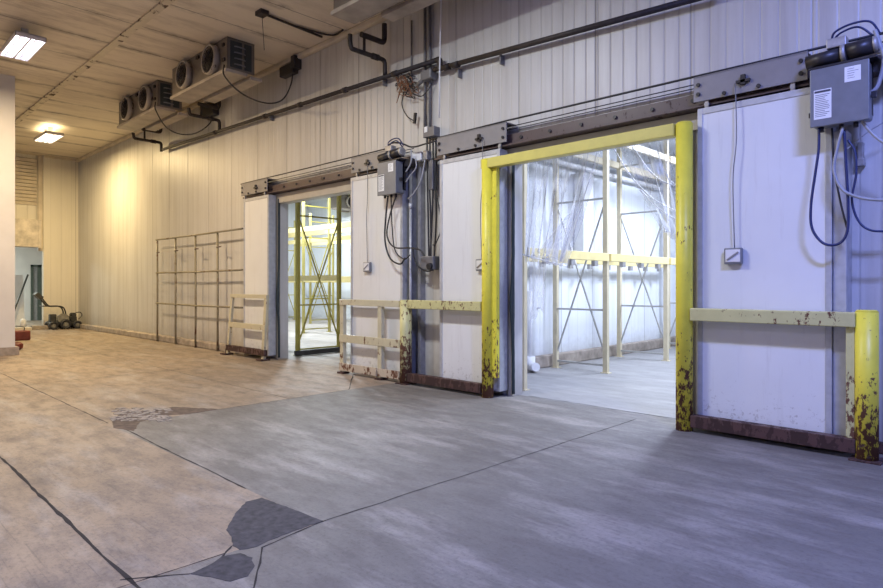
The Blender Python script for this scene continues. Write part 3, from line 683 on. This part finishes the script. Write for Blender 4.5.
# ------------------------------------------------------------------ racks
def upright(parent, a, b, h, mats, pw=.04):
    """one braced frame from post a to post b (xy), struts and diagonals as sub-parts"""
    a, b = Vector((a[0], a[1], 0)), Vector((b[0], b[1], 0)); m = MB()
    for p in (a, b): m.box(p.x-pw, p.x+pw, p.y-.035, p.y+.035, 0, h, .004).box(p.x-.07, p.x+.07, p.y-.06, p.y+.06, 0, .012)
    fr = obj('upright_frame', m, mats[0], parent)
    Z = Vector((0, 0, 1)); n = int(h/2.67)
    for z in (.12, 1.0, 2.78, 3.7):
        if z < h: obj('strut', MB().bar(a+Z*z, b+Z*z, .03, .03), mats[1], fr)
    obj('diagonal_brace', MB().bar(a+Z*.2, b+Z*2.76, .022, .022), mats[1], fr)
    obj('diagonal_brace', MB().bar(b+Z*.2+Vector((.012, .012, 0)), a+Z*2.76+Vector((.012, .012, 0)), .022, .022), mats[1], fr)
    return fr
t = thing('pallet_rack', 'cream yellow pallet rack with X braces inside the yellow-framed doorway', 'pallet rack', (-5.4, 9, 0))
ys = (6.62, 8.8, 11.0, 13.2)
for y in ys: upright(t, (-5.86, y), (-4.92, y), 4.2, (M['rackpost'], M['greybrace']))
for y0, y1 in zip(ys, ys[1:]):
    for x in (-5.86, -4.87):
        for z in (1.84,):
            obj('beam', MB().box(x-.025, x+.025, y0+.036, y1-.036, z-.065, z+.06, .006), M['rack'], t)
        obj('beam', MB().box(x-.025, x+.025, y0+.036, y1-.036, 3.66, 3.78, .006), M['rackpost'], t)
        for yy in (y0+.45, y0+1.1, y0+1.75): obj('beam_shadow_block', MB().box(x-.03, x+.03, yy-.05, yy+.05, 1.69, 1.772), M['galv'], t)  # small blocks added under the beam in place of shadow marks
t = thing('pallet_rack', 'olive yellow braced rack frame, shade put into its colour, just inside the farther doorway', 'pallet rack', (-11.7, 7.2, 0))
for x in (-10.52, -13.0):
    upright(t, (x, 6.72), (x, 7.72), 3.9, (M['backlit'], M['backlit']))
obj('base_beam', MB().bar((-10.43, 6.6, .06), (-10.43, 7.78, .06), .07, .1, bev=.01), M['motor'], t, 'dark beam along the floor')
for z in (1.55,):
    for y in (7.72,): obj('beam', MB().box(-12.96, -10.56, y-.025, y+.025, z-.06, z+.06), M['rack'], t)
def far_rack(y0, y1, xs, label):
    t = thing('pallet_rack', label, 'pallet rack', ((xs[0]+xs[-1])/2, (y0+y1)/2, 0))
    for x in xs: upright(t, (x, y0), (x, y1), 4.0, (M['rack_dull'], M['backlit']), .03)
    for xa, xb in zip(xs, xs[1:]):
        for y in (y0, y1):
            for z in (1.56, 3.0): obj('beam', MB().box(xa+.04, xb-.04, y-.025, y+.025, z-.07, z+.07, .004), M['rack'], t)
far_rack(9.9, 10.8, (-20.4, -17.8, -15.2, -12.7), 'long yellow pallet rack across the middle of the room behind the farther doorway')
far_rack(12.6, 13.6, (-21.5, -18.9, -16.3, -13.7), 'yellow pallet rack farthest back in the room behind the farther doorway')
# pipes along the cold-room partition and a white duct
t = thing('wall_pipes', 'white pipes running along the cold room wall behind the rack', 'pipe', (-6.0, 10, 3.6))
for z, r in ((3.55, .05), (3.72, .035), (3.86, .03)): obj('pipe', MB().cyl((-6.02, W1+.1, z), (-6.02, 15, z), r, 10), M['white'], t)
tag(obj('drain_duct', MB().cyl((-5.93, 8.15, .0), (-5.93, 8.15, 1.3), .045, 14).cyl((-5.93, 8.15, .06), (-5.7, 8.0, .1), .07, 12).cyl((-5.93, 8.15, 0), (-5.93, 8.15, .24), .09, 14), M['white']), 'white upright drain pipe with wide foot inside the yellow doorway', 'pipe')
tag(obj('white_duct', MB().box(-6.1, -5.9, 9.75, 10.1, 1.95, 3.45, .01), M['white']), 'white boxed duct on the cold room wall between the rack frames', 'duct')
# ------------------------------------------------------------------ torn plastic curtains
def sheet(top, bot, n=26, m=26, fold=.04, folds=5, twist=0., mid=None, seed=1):
    rr = random.Random(seed); ph = [rr.uniform(0, 6) for _ in range(4)]; vs = []; fs = []
    t0, t1 = Vector(top[0]), Vector(top[1]); b0, b1 = Vector(bot[0]), Vector(bot[1])
    for j in range(m+1):
        v = j/m
        for i in range(n+1):
            u = i/n
            p = (t0+(t1-t0)*u)*(1-v)+(b0+(b1-b0)*u)*v
            if mid is not None: p = p+Vector(mid)*math.sin(PI*v)
            q = fold*(math.sin(u*folds*2*PI+ph[0]+v*1.2)+.5*math.sin(u*folds*5+ph[1]-v*3))*(.4+.6*v)
            p = p+Vector((.35*q, q, 0))
            if j == m: p.z += .05*math.sin(u*9+ph[2])+.03*math.sin(u*31)
            vs.append(p)
    for j in range(m):
        for i in range(n):
            k = j*(n+1)+i; fs.append([k, k+1, k+n+2, k+n+1])
    return MB().add(vs, fs, True)
def pv(px, py, Y): return P(px, py, Y)
YC = 6.45
t = thing('plastic_curtain', 'torn clear plastic curtain hanging in the left of the yellow-framed doorway', 'plastic curtain', (-4.2, YC, 2.9))
obj('plastic_sheet', sheet((pv(528, 138, YC), pv(553, 138, YC)), (pv(525, 258, YC), pv(536, 262, YC)), fold=.035, folds=3, seed=3), M['plastic'], t)
obj('plastic_sheet', sheet((pv(552, 138, YC+.05), pv(604, 132, YC+.05)), (pv(548, 260, YC), pv(566, 262, YC)), fold=.05, folds=3, mid=(-.0, 0, -.05), seed=4), M['plastic'], t)
obj('plastic_sheet', sheet((pv(566, 218, YC-.02), pv(584, 196, YC-.02)), (pv(538, 252, YC), pv(565, 268, YC)), fold=.03, folds=2, seed=5), M['plastic'], t)
obj('plastic_sheet', sheet((pv(530, 254, YC+.02), pv(547, 256, YC+.02)), (pv(530, 322, YC+.02), pv(545, 305, YC+.02)), fold=.02, folds=3, seed=6), M['plastic'], t)
st = MB()
for (a, b, c, d) in (((553, 140), (548, 170), (543, 215), (538, 252)), ((540, 140), (536, 170), (532, 215), (527, 255)), ((590, 134), (586, 165), (575, 215), (560, 262)), ((600, 133), (594, 165), (583, 200), (572, 240)), ((556, 140), (556, 180), (549, 225), (543, 258)), ((521, 254), (535, 258), (550, 262), (567, 267))):
    st.curve([P(a[0], a[1], YC), P(b[0], b[1], YC-.02), P(c[0], c[1], YC-.03), P(d[0], d[1], YC-.02)], .01, 6)
obj('gathered_fold', st, M['plastic'], t)
t = thing('plastic_curtain', 'clear plastic curtain swept aside in the upper right of the yellow-framed doorway', 'plastic curtain', (-3.0, YC, 2.9))
obj('plastic_sheet', sheet((pv(612, 134, YC), pv(676, 124, YC)), (pv(668, 236, YC), pv(680, 228, YC)), fold=.045, folds=4, mid=(.03, 0, -.12), seed=9), M['plastic'], t)
st = MB()
for (a, b, c, d) in (((610, 142), (630, 175), (652, 198), (677, 212)), ((628, 140), (645, 165), (660, 180), (677, 186)), ((640, 190), (655, 205), (665, 213), (677, 220)), ((655, 132), (660, 160), (668, 178), (678, 188))):
    st.curve([P(a[0], a[1], YC-.03), P(b[0], b[1], YC-.05), P(c[0], c[1], YC-.03), P(d[0], d[1], YC)], .009, 6)
obj('gathered_fold', st, M['plastic'], t)
# ------------------------------------------------------------------ far left end
t = thing('slatted_shutter', 'cream horizontally slatted shutter high in the far left end wall', 'shutter', (XE-.18, 4.4, 3.98))
obj('slats', (lambda m: [m.bar((XE-.17, 2.9, 4.02+i*.115), (XE-.17, 5.05, 4.02+i*.115), .05, .095, up=(0.35, 0, 1)) for i in range(13)] and m)(MB()), M['slats'], t)
obj('frame', MB().box(XE-.2, XE-.1, 5.08, 5.2, 2.5, CZ-.02), M['slats'], t)
tag(obj('stained_panel_box', MB().box(XE-.18, XE+.25, 2.9, 5.02, 2.6, 3.47, .01).box(XE+.22, XE+.27, 5.0, 5.08, 2.58, 3.46), M['stainpanel']), 'stained boxed panel beneath the slatted shutter at far left', 'panel')
fx = struct('door_3', MB().box(-28.5, -28.42, 6.02, 6.1, 0, 2.2).box(-28.5, -28.42, 6.24, 6.4, 0, 2.2).box(-28.5, -28.42, 6.02, 6.4, 2.12, 2.2), M['darkdoor'])
obj('door_panel', MB().box(-28.49, -28.46, 6.1, 6.24, 0, 2.12), M['dullalu'], fx)
a = P(19, 325, 4.6)
tag(obj('leaning_pole', MB().cyl((-23.6, 4.35, 0), (-25.0, 5.2, 1.75), .03, 8), M['mach']), 'dark pole leaning in the far passage, the right one', 'pole')
tag(obj('leaning_pole', MB().cyl((-23.9, 4.1, 0), (-25.2, 4.75, 1.6), .025, 8), M['mach']), 'dark pole leaning in the far passage, the left one', 'pole')
tag(obj('white_board', MB().bar((-25.3, 5.0, 0), (-25.6, 5.0, 1.75), .35, .03, up=(1, 0, 0)), M['white']), 'white board leaning upright behind the dark poles', 'board')
tag(obj('white_jug', MB().tube([(-23.3, 4.72, 0), (-23.3, 4.72, .2), (-23.3, 4.72, .27), (-23.3, 4.72, .32)], .09, 14, rf=lambda q: .09 if q < .5 else (.085 if q < .8 else .03)), M['white']), 'small white jug on the floor in front of the passage', 'jug')
tag(obj('floor_board', MB().box(-22.7, -22.3, 3.2, 4.75, 0, .09, .01), M['slats']), 'pale board lying on the floor at the far passage', 'board')
tag(obj('floor_board', MB().box(-22.75, -22.5, 4.8, 5.25, 0, .12, .01), M['curb']), 'short brownish timber on the floor left of the machine', 'timber')
q = PF(21, 340)
t = thing('red_bin', 'low reddish brown bin on floor beside the left wall end', 'bin', (q.x, q.y, 0))
obj('bin_body', MB().box(q.x-.2, q.x+.2, q.y-.28, q.y+.17, 0, .24, .03), M['red'], t)
obj('handle', MB().curve([(q.x, q.y-.24, .24), (q.x, q.y-.22, .33), (q.x, q.y+.05, .33), (q.x, q.y+.07, .24)], .012, 6), M['mach'], t)
for i, (px, py, s) in enumerate(((17, 350, .11), (11, 349, .08), (4, 351, .09))):
    q = PF(px, py); bm = bmesh.new(); bmesh.ops.create_icosphere(bm, subdivisions=2, radius=s)
    for v in bm.verts: v.co = v.co*R.uniform(.8, 1.15); v.co.z *= .8
    bm.verts.index_update(); zmin = min(v.co.z for v in bm.verts)
    m = MB().add([v.co+Vector((q.x, q.y, -zmin)) for v in bm.verts], [[v.index for v in f.verts] for f in bm.faces]); bm.free()
    tag(obj('rubble_lump', m, M['red'] if i == 0 else M['rubble']), ('reddish brown lump at the foot of the left wall end', 'pale broken concrete lump beside the reddish lump', 'pale broken concrete lump nearest the left edge of the photo')[i], 'rubble')
q = P(1, 180, 2.7)
tag(obj('wall_hook', MB().cyl((-14.7, 2.2, 3.75), (-14.5, 2.2, 3.75), .09, 14).cyl((-14.5, 2.2, 3.75), (-14.47, 2.2, 3.75), .11, 14), M['red']), 'small dark round fitting on the left wall end', 'fitting')
# machines by the far corner
def wheel(parent, c, r, w, ax=(1, 0, 0)):
    c = Vector(c); a = Vector(ax)
    wobj = obj('wheel', MB().ring(c-a*w/2, a, r, r*.5, w, 20), M['black'], parent)
    obj('hub', MB().cyl(c-a*w*.4, c+a*w*.4, r*.36, 14).cyl(c-a*w*.2, c+a*w*.2, r*.52, 14), M['machgrey'], wobj)
mx = -22.35
t = thing('walk_behind_machine', 'dark walk-behind power machine with raised handle and control head at the far corner', 'machine', (mx, 5.3, 0))
obj('chassis', MB().box(mx-.2, mx+.18, 5.2, 5.66, .14, .24, .02).box(mx-.12, mx+.12, 5.22, 5.4, .24, .48, .03), M['mach'], t)
obj('engine', MB().box(mx-.12, mx+.12, 5.45, 5.6, .24, .44, .04).cyl((mx+.15, 5.56, .34), (mx+.2, 5.56, .34), .16, 18), M['machgrey'], t)
for y, r_ in ((5.28, .13), (5.62, .16)):
    for x in (mx-.24, mx+.24): wheel(t, (x, y, r_), r_, .08)
for x in (mx-.13, mx+.13): obj('handle_bar', MB().curve([(x, 5.67, .25), (x, 5.62, .6), (x, 5.5, .72), (x, 5.2, .74), (x, 5.08, .86), (x, 4.98, 1.02)], .022, 8), M['mach'], t)
obj('cross_bar', MB().cyl((mx-.25, 5.02, .74), (mx+.25, 5.02, .74), .018, 8).cyl((mx, 5.05, .74), (mx, 5.3, .72), .018, 8), M['mach'], t)
obj('control_head', MB().bar((mx, 4.84, 1.14), (mx, 5.0, .98), .34, .12, bev=.015), M['mach'], t)
t = thing('engine_cart', 'small dark wheeled engine cart standing right of the walk-behind machine', 'machine', (mx, 5.95, 0))
obj('base', MB().box(mx-.2, mx+.2, 5.72, 6.0, .12, .2, .02), M['mach'], t)
obj('engine', MB().box(mx-.12, mx+.12, 5.8, 5.97, .2, .4, .03).cyl((mx-.12, 5.88, .44), (mx+.13, 5.88, .44), .07, 14).box(mx-.18, mx+.1, 5.74, 5.8, .3, .4, .01), M['mach'], t)
for x in (mx-.22, mx+.22): wheel(t, (x, 5.95, .13), .13, .08)
obj('handle', MB().curve([(mx+.16, 6.0, .3), (mx+.16, 6.1, .42), (mx+.16, 6.04, .52), (mx+.16, 5.9, .5)], .014, 6), M['mach'], t)
obj('front_leg', MB().box(mx-.03, mx+.03, 5.74, 5.8, 0, .13), M['mach'], t)
# ------------------------------------------------------------------ world
wd = bpy.data.worlds.new('world'); S.world = wd; wd.use_nodes = True
wd.node_tree.nodes['Background'].inputs[0].default_value = (.6, .65, .8, 1); wd.node_tree.nodes['Background'].inputs[1].default_value = .3
